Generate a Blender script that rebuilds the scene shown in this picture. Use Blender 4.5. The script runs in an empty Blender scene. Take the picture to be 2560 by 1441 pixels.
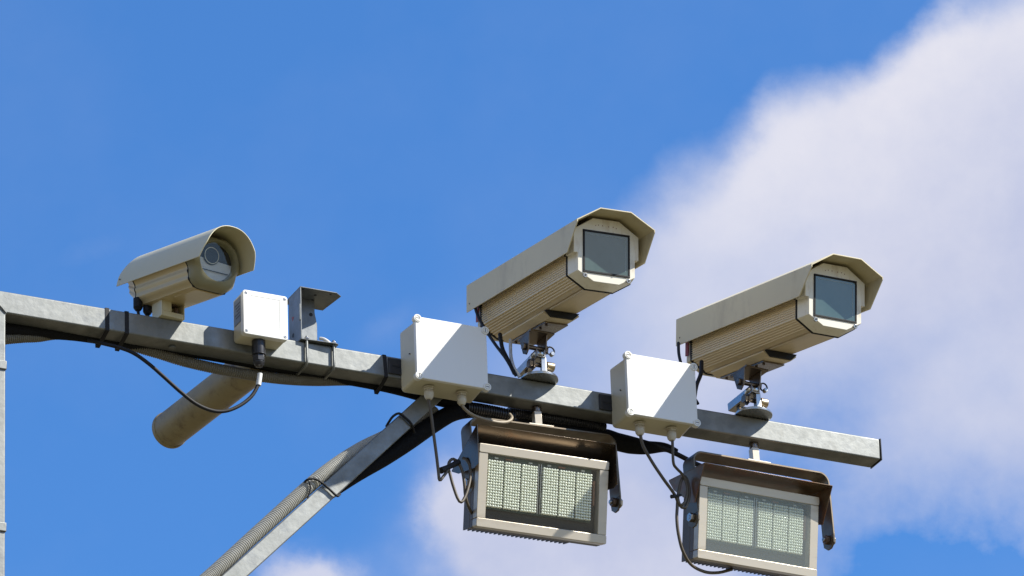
import bpy, bmesh, math, random
from mathutils import Vector, Matrix
random.seed(7)
R = math.radians
scene = bpy.context.scene
col = scene.collection
ZG = 8.58                      # height of the steel arm's top face above the ground (m)

# ------------------------------------------------------------------ camera
CAM_R = Vector((0.90535476, -0.42337679, -0.03293708))
CAM_U = Vector((-0.1584684, -0.40879141, 0.89876434))
CAM_F = Vector((0.39398036, 0.80848109, 0.43719309))
CAM_C = Vector((-6.14831146, -13.28679655, -6.92760611))
cd = bpy.data.cameras.new('camera'); cam = bpy.data.objects.new('camera', cd); col.objects.link(cam)
cd.sensor_width = 36; cd.lens = 15766.89/2560*36; cd.clip_start = .5; cd.clip_end = 6000
m = Matrix.Identity(4)
for i in range(3):
    m[i][0] = CAM_R[i]; m[i][1] = CAM_U[i]; m[i][2] = -CAM_F[i]; m[i][3] = CAM_C[i]
m[2][3] += ZG
cam.matrix_world = m
scene.camera = cam

# ------------------------------------------------------------------ exposure
scene.view_settings.view_transform = 'Standard'
scene.view_settings.look = 'None'
scene.view_settings.gamma = 1
scene.view_settings.exposure = 0.85
scene.render.engine = 'CYCLES'

# ------------------------------------------------------------------ sun
SUN = Vector((0.568, -0.451, 0.688)).normalized()
sl = bpy.data.lights.new('sun', 'SUN'); sl.energy = 4.6; sl.angle = R(.5); sl.color = (1, .955, .87)
so = bpy.data.objects.new('sun', sl); col.objects.link(so)
so.rotation_euler = SUN.to_track_quat('Z', 'Y').to_euler(); so.location = (6, -5, 20)

# ------------------------------------------------------------------ sky with soft cumulus
world = bpy.data.worlds.new('World'); scene.world = world; world.use_nodes = True
wt = world.node_tree; wt.nodes.clear(); WL = wt.links
def wn(t, **k):
    n = wt.nodes.new(t)
    for a, b in k.items(): setattr(n, a, b)
    return n
def wmath(op, a, b=None, c=None, clamp=False):
    n = wn('ShaderNodeMath', operation=op); n.use_clamp = clamp
    for i, v in enumerate((a, b, c)):
        if v is None: continue
        if isinstance(v, (int, float)): n.inputs[i].default_value = v
        else: WL.new(v, n.inputs[i])
    return n.outputs[0]
def wdot(a, vec):
    n = wn('ShaderNodeVectorMath', operation='DOT_PRODUCT'); WL.new(a, n.inputs[0]); n.inputs[1].default_value = vec
    return n.outputs['Value']
sky = wn('ShaderNodeTexSky', sky_type='NISHITA'); sky.sun_disc = False
sky.sun_elevation = math.asin(SUN.z); sky.sun_rotation = math.atan2(SUN.x, SUN.y)
sky.air_density = 1.0; sky.dust_density = .35; sky.ozone_density = 2.5
SKY_STRENGTH = .075
tint = wn('ShaderNodeMix', data_type='RGBA', blend_type='MULTIPLY'); tint.inputs['Factor'].default_value = 1
WL.new(sky.outputs[0], tint.inputs['A']); tint.inputs['B'].default_value = (.52, 1.0, 1.50, 1)
tc = wn('ShaderNodeTexCoord'); D = tc.outputs['Generated']
# the cloud bank hangs in one part of the sky: an azimuth / elevation frame around its middle (fixed in the world)
KX = 15766.89/1280
df = wmath('MAXIMUM', wdot(D, CAM_F), .2)
U0 = wmath('MULTIPLY', wmath('DIVIDE', wdot(D, CAM_R), df), KX)
V0 = wmath('MULTIPLY', wmath('DIVIDE', wdot(D, CAM_U), df), KX)
comb = wn('ShaderNodeCombineXYZ'); WL.new(U0, comb.inputs[0]); WL.new(V0, comb.inputs[1])
def wnoise(scale, detail, rough=.55, off=0.0):
    mp = wn('ShaderNodeVectorMath', operation='ADD'); WL.new(comb.outputs[0], mp.inputs[0]); mp.inputs[1].default_value = (off, off*.7, off*.3)
    n = wn('ShaderNodeTexNoise'); n.inputs['Scale'].default_value = scale; n.inputs['Detail'].default_value = detail
    n.inputs['Roughness'].default_value = rough; WL.new(mp.outputs[0], n.inputs['Vector'])
    return n
def warp(v, n, ch, amp):
    sx = wn('ShaderNodeSeparateColor'); WL.new(n.outputs['Color'], sx.inputs[0])
    return wmath('ADD', v, wmath('MULTIPLY', wmath('SUBTRACT', sx.outputs[ch], .5), amp))
nw1 = wnoise(3.0, 3, .5, 3.1); nw2 = wnoise(11.0, 6, .6, 7.7)
U = warp(warp(U0, nw1, 0, .08), nw2, 0, .07)
V = warp(warp(V0, nw1, 1, .08), nw2, 1, .07)
def curve(x, pts):
    n = wn('ShaderNodeFloatCurve'); c = n.mapping.curves[0]
    while len(c.points) > 2: c.points.remove(c.points[1])
    c.points[0].location = pts[0]; c.points[-1].location = pts[-1]
    for p in pts[1:-1]: c.points.new(*p)
    n.mapping.update(); WL.new(x, n.inputs['Value']); return n.outputs[0]
def blob(cx, cy, rx, ry, ang, w):
    """soft elliptic puff of cloud, centre and radii in units of 1/2560 of the bank's width"""
    a, b = (cx-1280)/1280, (720.5-cy)/1280
    rx, ry = rx/1280, ry/1280; c, s = math.cos(R(ang)), math.sin(R(ang))
    du = wmath('SUBTRACT', U, a); dv = wmath('SUBTRACT', V, b)
    p = wmath('MULTIPLY_ADD', du, c/rx, wmath('MULTIPLY', dv, s/rx))
    q = wmath('MULTIPLY_ADD', du, -s/ry, wmath('MULTIPLY', dv, c/ry))
    d2 = wmath('MULTIPLY_ADD', p, p, wmath('MULTIPLY', q, q))
    return wmath('MULTIPLY', wmath('EXPONENT', wmath('MULTIPLY', d2, -1.0)), w)
UX = wmath('MULTIPLY_ADD', U, .5, .5, clamp=True)          # 0..1 along the bank
EDGE = [(0, 1000), (900, 900), (1150, 740), (1380, 630), (1520, 545), (1620, 470), (1700, 405), (1790, 360), (1870, 290), (1940, 215), (2000, 195), (2100, 185), (2220, 105), (2330, 0), (2560, -80)]
edge = curve(UX, [(x/2560, 1-(y+200)/1800) for x, y in EDGE])
below = wmath('SUBTRACT', edge, wmath('SUBTRACT', 1.0, wmath('MULTIPLY_ADD', V, -1280/1800, (720.5+200)/1800)))   # how far under the edge, in 1800ths
soft = curve(UX, [(0, .16), (.45, .17), (.58, .16), (.68, .11), (.8, .075), (1, .08)])
em = wn('ShaderNodeMapRange', interpolation_type='SMOOTHSTEP'); WL.new(below, em.inputs['Value']); em.inputs['From Min'].default_value = 0
WL.new(wmath('MULTIPLY', soft, -.35), em.inputs['From Min']); WL.new(soft, em.inputs['From Max'])
opac = curve(UX, [(0, 0), (.33, .02), (.42, .16), (.50, .36), (.58, .62), (.66, .84), (.78, .95), (1, .98)])
body_ = wmath('MULTIPLY', em.outputs[0], opac)
HOLES = [(2360, 1460, 500, 260, 4, 1.3), (2050, 1050, 200, 130, 15, .5), (1860, 1200, 260, 110, 0, .45), (800, 1150, 330, 330, 0, 1.0), (1500, 900, 200, 160, 20, .18), (2480, 960, 90, 60, 0, .12), (1950, 640, 200, 70, 25, .10), (2300, 860, 260, 90, 10, .16)]
hole = None
for b in HOLES:
    o = blob(*b); hole = o if hole is None else wmath('ADD', hole, o)
nb = wnoise(4.2, 7, .6, 11.3)
hole = wmath('MULTIPLY', hole, wmath('MULTIPLY_ADD', nb.outputs['Fac'], 1.6, .2))
body_ = wmath('MULTIPLY', body_, wmath('SUBTRACT', 1.0, hole, clamp=True))
PUFFS = [(1270, 1340, 190, 160, 15, 1.2), (1500, 1330, 220, 210, 0, 1.1), (1620, 1500, 280, 130, 0, .8), (770, 1462, 135, 66, 0, 1.15), (1110, 1260, 70, 90, 0, .5), (240, 630, 130, 40, 20, .14), (960, 830, 130, 60, 35, .16)]
puff = None
for b in PUFFS:
    o = blob(*b); puff = o if puff is None else wmath('ADD', puff, o)
pm_ = wn('ShaderNodeMapRange', interpolation_type='SMOOTHSTEP'); WL.new(wmath('ADD', puff, wmath('MULTIPLY', wmath('SUBTRACT', nb.outputs['Fac'], .5), wmath('MULTIPLY', wmath('MINIMUM', puff, .5), 1.6))), pm_.inputs['Value'])
pm_.inputs['From Max'].default_value = 1.0; pm_.inputs['To Max'].default_value = .93
cov = wmath('SUBTRACT', 1.0, wmath('MULTIPLY', wmath('SUBTRACT', 1.0, body_, clamp=True), wmath('SUBTRACT', 1.0, pm_.outputs[0])))
front = wmath('GREATER_THAN', wdot(D, CAM_F), .25)
veil = wmath('MULTIPLY', wmath('SUBTRACT', wnoise(1.7, 5, .6, 33.0).outputs['Fac'], .42, clamp=True), .13)      # thin uneven veil in the blue
near = wmath('MULTIPLY', wmath('MAXIMUM', cov, veil), front)
# unseen warm clouds over the rest of the sky, added to warm the fill
nf = wn('ShaderNodeTexNoise'); nf.inputs['Scale'].default_value = 2.6; nf.inputs['Detail'].default_value = 5; WL.new(D, nf.inputs['Vector'])
mf = wn('ShaderNodeMapRange', interpolation_type='SMOOTHSTEP'); WL.new(nf.outputs['Fac'], mf.inputs['Value'])
mf.inputs['From Min'].default_value = .46; mf.inputs['From Max'].default_value = .66; mf.inputs['To Max'].default_value = .85
away = wn('ShaderNodeMapRange'); WL.new(wdot(D, CAM_F), away.inputs['Value'])
away.inputs['From Min'].default_value = .96; away.inputs['From Max'].default_value = .80
far = wmath('MULTIPLY', mf.outputs[0], away.outputs[0], clamp=True)
fac = wmath('MAXIMUM', near, far)
# unseen warm haze near the horizon, added to take blue off shaded sides
mz = wn('ShaderNodeMapRange', interpolation_type='SMOOTHSTEP'); WL.new(wdot(D, (0, 0, 1)), mz.inputs['Value'])
mz.inputs['From Min'].default_value = .30; mz.inputs['From Max'].default_value = .02; mz.inputs['To Min'].default_value = 0; mz.inputs['To Max'].default_value = .8
# bright and greyer parts of the cloud
ns = wnoise(2.6, 6, .6, 21.0)
rim = wn('ShaderNodeMapRange', interpolation_type='SMOOTHSTEP'); WL.new(below, rim.inputs['Value']); rim.inputs['From Min'].default_value = .42; rim.inputs['From Max'].default_value = .02
tone = wmath('ADD', wmath('MULTIPLY', rim.outputs[0], .55), wmath('MULTIPLY', wmath('SUBTRACT', ns.outputs['Fac'], .34), 1.7), clamp=True)
cr = wn('ShaderNodeMix', data_type='RGBA'); WL.new(tone, cr.inputs['Factor'])
CS = 1/(SKY_STRENGTH*2**scene.view_settings.exposure)
cr.inputs['A'].default_value = (.55*CS, .59*CS, .78*CS, 1); cr.inputs['B'].default_value = (.80*CS, .795*CS, .88*CS, 1)
hz = wn('ShaderNodeMix', data_type='RGBA'); WL.new(mz.outputs[0], hz.inputs['Factor']); WL.new(tint.outputs['Result'], hz.inputs['A']); hz.inputs['B'].default_value = (.66*CS, .60*CS, .50*CS, 1)
m1 = wn('ShaderNodeMix', data_type='RGBA'); WL.new(far, m1.inputs['Factor']); WL.new(hz.outputs['Result'], m1.inputs['A']); m1.inputs['B'].default_value = (.90*CS, .83*CS, .71*CS, 1)
mx = wn('ShaderNodeMix', data_type='RGBA'); WL.new(near, mx.inputs['Factor']); WL.new(m1.outputs['Result'], mx.inputs['A']); WL.new(cr.outputs['Result'], mx.inputs['B'])
bg = wn('ShaderNodeBackground'); bg.inputs['Strength'].default_value = SKY_STRENGTH; WL.new(mx.outputs['Result'], bg.inputs['Color'])
wo = wn('ShaderNodeOutputWorld'); WL.new(bg.outputs[0], wo.inputs['Surface'])

# ------------------------------------------------------------------ materials
def mat(name, c, rough=.5, metal=0.0, c2=None, nscale=30., var=.5, bump=0., bscale=60., rvar=.0, spec=.5, coat=0., stain=None, sscale=6., smin=.55, smax=.75, stretch=(1, 1, 1)):
    M = bpy.data.materials.new(name); M.use_nodes = True; t = M.node_tree; L = t.links
    P = t.nodes['Principled BSDF']
    P.inputs['Roughness'].default_value = rough; P.inputs['Metallic'].default_value = metal
    P.inputs['Specular IOR Level'].default_value = spec; P.inputs['Coat Weight'].default_value = coat
    tx = t.nodes.new('ShaderNodeTexCoord'); mp = t.nodes.new('ShaderNodeMapping'); L.new(tx.outputs['Object'], mp.inputs[0]); mp.inputs['Scale'].default_value = stretch
    n = t.nodes.new('ShaderNodeTexNoise'); n.inputs['Scale'].default_value = nscale; n.inputs['Detail'].default_value = 6; n.inputs['Roughness'].default_value = .6
    L.new(mp.outputs[0], n.inputs['Vector'])
    rmp = t.nodes.new('ShaderNodeMapRange'); L.new(n.outputs['Fac'], rmp.inputs['Value']); rmp.inputs['From Min'].default_value = .5-var*.4; rmp.inputs['From Max'].default_value = .5+var*.4
    mix = t.nodes.new('ShaderNodeMix'); mix.data_type = 'RGBA'; L.new(rmp.outputs[0], mix.inputs['Factor'])
    mix.inputs['A'].default_value = (*c, 1); mix.inputs['B'].default_value = (*(c2 or [v*.88 for v in c]), 1)
    out = mix.outputs['Result']
    if stain:
        n2 = t.nodes.new('ShaderNodeTexNoise'); n2.inputs['Scale'].default_value = sscale; n2.inputs['Detail'].default_value = 8; n2.inputs['Roughness'].default_value = .7; L.new(mp.outputs[0], n2.inputs['Vector'])
        r2 = t.nodes.new('ShaderNodeMapRange'); L.new(n2.outputs['Fac'], r2.inputs['Value']); r2.inputs['From Min'].default_value = smin; r2.inputs['From Max'].default_value = smax
        m2 = t.nodes.new('ShaderNodeMix'); m2.data_type = 'RGBA'; L.new(r2.outputs[0], m2.inputs['Factor']); L.new(out, m2.inputs['A']); m2.inputs['B'].default_value = (*stain, 1)
        out = m2.outputs['Result']
    L.new(out, P.inputs['Base Color'])
    if rvar:
        r3 = t.nodes.new('ShaderNodeMapRange'); L.new(n.outputs['Fac'], r3.inputs['Value']); r3.inputs['From Min'].default_value = .3; r3.inputs['From Max'].default_value = .7
        r3.inputs['To Min'].default_value = rough-rvar; r3.inputs['To Max'].default_value = rough+rvar; L.new(r3.outputs[0], P.inputs['Roughness'])
    if bump:
        n4 = t.nodes.new('ShaderNodeTexNoise'); n4.inputs['Scale'].default_value = bscale; n4.inputs['Detail'].default_value = 4; L.new(mp.outputs[0], n4.inputs['Vector'])
        b = t.nodes.new('ShaderNodeBump'); b.inputs['Strength'].default_value = bump; b.inputs['Distance'].default_value = .002; L.new(n4.outputs['Fac'], b.inputs['Height']); L.new(b.outputs[0], P.inputs['Normal'])
    return M
M = {}
def galv(name, c, c2, rough):
    """hot dip galvanised steel: crystalline patches, dull drips and streaks"""
    g = mat(name, c, rough, .6, c2, 17, .7, bump=.3, bscale=38, rvar=.12, stain=(.16, .16, .145), sscale=9, smin=.58, smax=.72)
    t = g.node_tree; L = t.links; P = t.nodes['Principled BSDF']
    v = t.nodes.new('ShaderNodeTexVoronoi'); v.inputs['Scale'].default_value = 55
    tx = t.nodes.new('ShaderNodeTexCoord'); L.new(tx.outputs['Object'], v.inputs['Vector'])
    src = P.inputs['Base Color'].links[0].from_socket
    hs = t.nodes.new('ShaderNodeMix'); hs.data_type = 'RGBA'; hs.blend_type = 'OVERLAY'; hs.inputs['Factor'].default_value = .09
    L.new(src, hs.inputs['A']); L.new(v.outputs['Color'], hs.inputs['B'])
    bw = t.nodes.new('ShaderNodeRGBToBW'); L.new(v.outputs['Color'], bw.inputs[0]); L.new(bw.outputs[0], hs.inputs['B'])
    L.new(hs.outputs['Result'], P.inputs['Base Color'])
    return g
M['galv'] = galv('galvanised steel', (.24, .245, .23), (.165, .175, .172), .48)
M['galv_dull'] = galv('weathered galvanised sheet', (.21, .22, .22), (.13, .14, .145), .42)
M['beige'] = mat('cream powder coat', (.67, .59, .39), .42, 0, (.60, .53, .35), 8, .9, stain=(.40, .33, .21), sscale=14, smin=.54, smax=.85, stretch=(1, .6, .25), bump=.05, bscale=400)
M['body'] = mat('beige extruded aluminium', (.74, .61, .385), .40, .1, (.62, .50, .31), 10, .8, stretch=(1, .12, 1), stain=(.36, .29, .18), sscale=9, smin=.6, smax=.85)
M['face'] = mat('cream cast face', (.83, .79, .68), .45, 0, (.77, .73, .62), 12, .8, stain=(.46, .36, .24), sscale=26, smin=.54, smax=.80, stretch=(1, 1, .3))
M['round'] = mat('grey cream moulded shell', (.67, .62, .42), .33, 0, (.61, .56, .38), 8, .8, stain=(.36, .34, .27), sscale=7, smin=.6, smax=.85)
M['roundbody'] = mat('yellowed beige shell', (.62, .49, .26), .36, .1, (.53, .42, .22), 9, .8, stretch=(1, .15, 1))
M['roundface'] = mat('olive cream bezel', (.27, .25, .155), .38, 0, (.23, .215, .13), 14, .7)  # olive base darkened in place of deeper hood shade
M['box'] = mat('white box plastic', (.79, .79, .76), .34, 0, (.76, .76, .73), 5, .9, stain=(.55, .53, .46), sscale=14, smin=.56, smax=.95, stretch=(1, 1, .22))
M['boxbody'] = mat('pale grey box plastic', (.62, .58, .43), .38, 0, (.56, .52, .39), 6, .9, stain=(.47, .44, .36), sscale=5, smin=.55, smax=.85)
M['gland'] = mat('ivory nylon', (.60, .56, .46), .4, 0, (.52, .48, .38), 30, .8, stain=(.40, .30, .20), sscale=30, smin=.55, smax=.8)
M['black'] = mat('black rubber', (.010, .010, .011), .62, 0, (.016, .016, .018), 40, .8, spec=.3, bump=.1, bscale=200)
M['blackgloss'] = mat('black nylon', (.018, .018, .022), .32, 0, (.012, .012, .014), 40, .8)
M['sleeve'] = mat('black braided sleeve', (.007, .007, .008), .8, 0, (.012, .012, .013), 60, .8, spec=.15, bump=.6, bscale=220)
M['hose'] = mat('weathered grey corrugated hose', (.46, .455, .42), .55, 0, (.38, .375, .34), 25, .8, stain=(.20, .18, .14), sscale=12, smin=.6, smax=.8)
M['hose_dark'] = mat('dark brown grey corrugated hose', (.20, .185, .15), .6, 0, (.15, .138, .11), 25, .8)  # darker, browner base for the hose under the arm
M['cable_beige'] = mat('dirty beige cable', (.30, .25, .18), .5, 0, (.23, .19, .13), 40, .8)
M['cable_grey'] = mat('grey brown cable', (.095, .075, .05), .5, 0, (.07, .055, .036), 40, .8)
M['cable_white'] = mat('white cable', (.66, .66, .64), .4)
M['steel'] = mat('polished stainless steel', (.50, .50, .49), .27, 1, (.38, .37, .35), 20, .8, rvar=.06)
M['steelrust'] = mat('tarnished stainless steel', (.24, .20, .165), .30, .9, (.15, .115, .085), 25, .8, rvar=.08, stain=(.12, .07, .045), sscale=22, smin=.56, smax=.75)
M['frame'] = mat('brushed steel frame', (.60, .54, .44), .40, .5, (.50, .45, .37), 14, .8, stretch=(.2, 1, 1), rvar=.06, stain=(.36, .30, .22), sscale=18, smin=.55, smax=.80)
M['visor'] = mat('dark stained sheet steel', (.19, .15, .11), .24, .85, (.125, .095, .07), 9, .9, rvar=.07, stain=(.26, .13, .06), sscale=11, smin=.55, smax=.78)
M['visor_rust'] = mat('rust streaked sheet steel', (.24, .165, .10), .36, .55, (.15, .10, .06), 10, .9, rvar=.06, stain=(.23, .085, .03), sscale=13, smin=.48, smax=.66)
M['strap'] = mat('dull dark steel strap', (.17, .14, .10), .38, .7, (.12, .095, .065), 25, .8, rvar=.08, stain=(.16, .085, .045), sscale=22, smin=.58, smax=.78)
M['lampbody'] = mat('brown weathered aluminium', (.13, .11, .09), .5, .5, (.11, .09, .075), 16, .8, stain=(.15, .08, .045), sscale=20, smin=.58, smax=.8)
M['bolt'] = mat('zinc bolt', (.55, .54, .51), .28, 1, (.35, .31, .26), 60, .8)
M['rustbolt'] = mat('rusty bolt', (.17, .12, .09), .5, .6, (.11, .07, .05), 60, .8)
M['brass'] = mat('brass cap', (.50, .40, .26), .33, 1, (.36, .28, .18), 40, .8)
M['tube'] = mat('mould stained ochre tube', (.31, .255, .135), .5, .0, (.24, .195, .10), 9, .9, stain=(.09, .055, .025), sscale=12, smin=.52, smax=.72, bump=.2, bscale=60)
M['cell'] = mat('dark recess', (.006, .006, .007), .6)
M['board'] = mat('green circuit board', (.008, .05, .036), .35, 0, (.006, .038, .028), 40, .7)
M['chip'] = mat('white chip', (.6, .62, .6), .4)
M['copper'] = mat('orange brown pad', (.22, .09, .04), .45)
M['redmark'] = mat('faded red paint', (.30, .035, .02), .5)
M['label'] = mat('grey rating sticker', (.12, .14, .16), .4, 0, (.16, .18, .20), 90, .5)
M['ink'] = mat('sticker print', (.03, .03, .035), .5)
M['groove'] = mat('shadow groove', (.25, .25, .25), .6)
M['ground'] = mat('dry sandy verge', (.086, .063, .034), .9, 0, (.07, .053, .03), .25, .8, stain=(.10, .11, .05), sscale=.06, smin=.5, smax=.6)
def led_mat():
    g = mat('clear diode lenses over yellow phosphor', (1.0, 1.0, .90), .20, 0, (.82, .86, .72), 260, .9, coat=1.0)
    return g
M['led'] = led_mat()
def glass(name, c, refl=1.0, rough=.02, ior=1.5, dust=0.):
    g = bpy.data.materials.new(name); g.use_nodes = True; t = g.node_tree; L = t.links; t.nodes.remove(t.nodes['Principled BSDF'])
    tr = t.nodes.new('ShaderNodeBsdfTransparent'); tr.inputs[0].default_value = (*c, 1)
    gl = t.nodes.new('ShaderNodeBsdfGlossy'); gl.inputs['Roughness'].default_value = rough; gl.inputs[0].default_value = (refl, refl, refl, 1)
    fr = t.nodes.new('ShaderNodeFresnel'); fr.inputs[0].default_value = ior
    ge = t.nodes.new('ShaderNodeNewGeometry'); mu = t.nodes.new('ShaderNodeMath'); mu.operation = 'SUBTRACT'; mu.use_clamp = True; L.new(fr.outputs[0], mu.inputs[0]); L.new(ge.outputs['Backfacing'], mu.inputs[1])
    mx_ = t.nodes.new('ShaderNodeMixShader'); L.new(mu.outputs[0], mx_.inputs[0]); L.new(tr.outputs[0], mx_.inputs[1]); L.new(gl.outputs[0], mx_.inputs[2])
    if dust:
        df_ = t.nodes.new('ShaderNodeBsdfDiffuse'); df_.inputs[0].default_value = (.5, .55, .55, 1); m2 = t.nodes.new('ShaderNodeMixShader'); m2.inputs[0].default_value = dust
        L.new(mx_.outputs[0], m2.inputs[1]); L.new(df_.outputs[0], m2.inputs[2]); mx_ = m2
    L.new(mx_.outputs[0], t.nodes['Material Output'].inputs[0]); return g
M['pane'] = glass('clear float glass', (.985, .995, .985))
M['pane_dusty'] = glass('dusty float glass', (.95, .97, .96), ior=1.75, rough=.05, dust=.10)
M['window'] = mat('coated camera window', (.035, .075, .070), .10, 0, (.095, .135, .125), 7, .8, spec=.9, coat=.6, rvar=.03)
M['edge_reflection'] = mat('painted pale edge reflection', (.34, .40, .41), .4)
M['sunlit_sill'] = mat('painted sunlit grey', (.55, .545, .54), .5, 0, (.45, .445, .45), 40, .8)
M['lensglass'] = mat('dark dome window', (.012, .011, .012), .05, 0, (.02, .018, .018), 20, .9, spec=.9, coat=.4)

# ------------------------------------------------------------------ mesh helpers
class MB:
    def __init__(s): s.v = []; s.f = []; s.mi = []; s.cur = 0
    def add(s, vs, fs, X=None):
        o = len(s.v)
        for v in vs:
            v = Vector(v); s.v.append(X @ v if X is not None else v)
        for f in fs: s.f.append([i+o for i in f]); s.mi.append(s.cur)
        return s
    def box(s, x0, x1, y0, y1, z0, z1, X=None):
        vs = [(x, y, z) for x in (x0, x1) for y in (y0, y1) for z in (z0, z1)]
        return s.add(vs, [(0, 1, 3, 2), (4, 6, 7, 5), (0, 4, 5, 1), (2, 3, 7, 6), (0, 2, 6, 4), (1, 5, 7, 3)], X)
    def loft(s, rings, X=None, caps=True):
        n = len(rings[0]); vs = [p for r in rings for p in r]; fs = []
        for k in range(len(rings)-1):
            for i in range(n):
                j = (i+1) % n; fs.append((k*n+i, k*n+j, (k+1)*n+j, (k+1)*n+i))
        if caps: fs.append(tuple(range(n))[::-1]); fs.append(tuple((len(rings)-1)*n+i for i in range(n)))
        return s.add(vs, fs, X)
    def prism_y(s, poly, y0, y1, X=None, poly2=None):
        return s.loft([[(x, y0, z) for x, z in poly], [(x, y1, z) for x, z in (poly2 or poly)]], X)
    def prism_x(s, poly, x0, x1, X=None):
        return s.loft([[(x0, y, z) for y, z in poly], [(x1, y, z) for y, z in poly]], X)
    def prism_z(s, poly, z0, z1, X=None):
        return s.loft([[(x, y, z0) for x, y in poly], [(x, y, z1) for x, y in poly]], X)
    def cyl(s, a, b, r, n=20, r2=None, caps=True):
        a, b = Vector(a), Vector(b); d = (b-a).normalized(); q = d.orthogonal().normalized(); w = d.cross(q)
        r2 = r if r2 is None else r2
        rg = [[p+(q*math.cos(2*math.pi*i/n)+w*math.sin(2*math.pi*i/n))*rr for i in range(n)] for p, rr in ((a, r), (b, r2))]
        return s.loft(rg, caps=caps)
    def hexa(s, a, b, r): return s.cyl(a, b, r, 6)
    def lathe(s, prof, X=None, n=24):
        """prof = [(radius, z)], around local z"""
        return s.loft([[(r*math.cos(2*math.pi*i/n), r*math.sin(2*math.pi*i/n), z) for i in range(n)] for r, z in prof], X)
    def tube(s, pts, r, n=10, ribs=None, step=None):
        """swept tube through world points; r number or list; ribs = (pitch, depth)"""
        P = catmull(pts, step or (ribs[0]/4 if ribs else .006)); N = len(P)
        if isinstance(r, (int, float)): rr = [r]*N
        else: rr = [lerp_list(r, i/(N-1)) for i in range(N)]
        if ribs: rr = [x - (ribs[1] if (i % 4) in (2, 3) else 0) for i, x in enumerate(rr)]
        t0 = (P[1]-P[0]).normalized(); q = t0.orthogonal().normalized(); rings = []
        for i, p in enumerate(P):
            t1 = (P[min(i+1, N-1)]-P[max(i-1, 0)]).normalized()
            q = (q - t1*q.dot(t1)).normalized(); w = t1.cross(q)
            rings.append([p+(q*math.cos(2*math.pi*k/n)+w*math.sin(2*math.pi*k/n))*rr[i] for k in range(n)])
        return s.loft(rings)
    def build(s, name, m_, parent=None, bevel=.0008, smooth=35, seg=2, origin=None, extra=()):
        me = bpy.data.meshes.new(name)
        off = Vector(origin) if origin is not None else Vector((0, 0, 0))
        me.from_pydata([v-off for v in s.v], [], s.f); me.validate()
        bm = bmesh.new(); bm.from_mesh(me); bmesh.ops.recalc_face_normals(bm, faces=bm.faces); bm.to_mesh(me); bm.free()
        me.materials.append(M[m_])
        for e in extra: me.materials.append(M[e])
        if extra:
            for p, k in zip(me.polygons, s.mi): p.material_index = k
        me.shade_smooth(); me.set_sharp_from_angle(angle=R(smooth))
        o = bpy.data.objects.new(name, me); col.objects.link(o); o.location = off
        if parent is not None: o.parent = parent
        if bevel:
            b = o.modifiers.new('bevel', 'BEVEL'); b.width = bevel; b.segments = seg; b.limit_method = 'ANGLE'; b.angle_limit = R(40); b.harden_normals = False
        return o
def lerp_list(r, t):
    k = t*(len(r)-1); i = min(int(k), len(r)-2); return r[i]+(r[i+1]-r[i])*(k-i)
def catmull(pts, step):
    P = [Vector(p) for p in pts]; P = [P[0]*2-P[1]] + P + [P[-1]*2-P[-2]]; out = []
    for i in range(1, len(P)-2):
        a, b, c, d = P[i-1:i+3]; n = max(2, int((c-b).length/step))
        for k in range(n):
            t = k/n; out.append(.5*((2*b)+(c-a)*t+(2*a-5*b+4*c-d)*t*t+(3*b-a-3*c+d)*t**3))
    out.append(P[-2]); return out
def at(px, py, y):
    """point where the sight line through a mark of the survey photo meets the vertical plane y (metres behind the arm's face)"""
    d = CAM_R*((px-1280)/15766.89) - CAM_U*((py-720.5)/15766.89) + CAM_F
    return CAM_C + d*((y-CAM_C.y)/d.y)
def path(*p, y=None): return [at(q[0], q[1], q[2] if len(q) > 2 else y) for q in p]
TOP = []
def tag(o, label, cat, group=None, kind=None):
    o['label'] = label; o['category'] = cat
    if group: o['group'] = group
    if kind: o['kind'] = kind
    TOP.append(o); return o
def empty(name, loc, rot=None):
    o = bpy.data.objects.new(name, None); col.objects.link(o); o.empty_display_size = .05
    o.location = loc
    if rot: o.rotation_euler = rot
    return o
def pose_rot(h, t, ro): return (Matrix.Rotation(h, 3, 'Z') @ Matrix.Rotation(t, 3, 'X') @ Matrix.Rotation(ro, 3, 'Y')).to_euler()
def copy_tree(o, parent=None):
    c = o.copy(); col.objects.link(c)
    if parent is not None: c.parent = parent
    for ch in list(o.children): copy_tree(ch, c)
    return c
def base(mb):
    """origin for a single-mesh thing: middle of its footprint"""
    xs = [v.x for v in mb.v]; ys = [v.y for v in mb.v]; zs = [v.z for v in mb.v]
    return Vector(((min(xs)+max(xs))/2, (min(ys)+max(ys))/2, min(zs)))

# ------------------------------------------------------------------ ground
g = MB(); g.add([(-2500, -2500, 0), (2500, -2500, 0), (2500, 2500, 0), (-2500, 2500, 0)], [(0, 1, 2, 3)])
go = g.build('ground', 'ground', bevel=0); go.location.z = -ZG; go['kind'] = 'structure'; go['label'] = 'dry sandy verge under the gantry, below the picture'; TOP.append(go)
del go['label']

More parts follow.
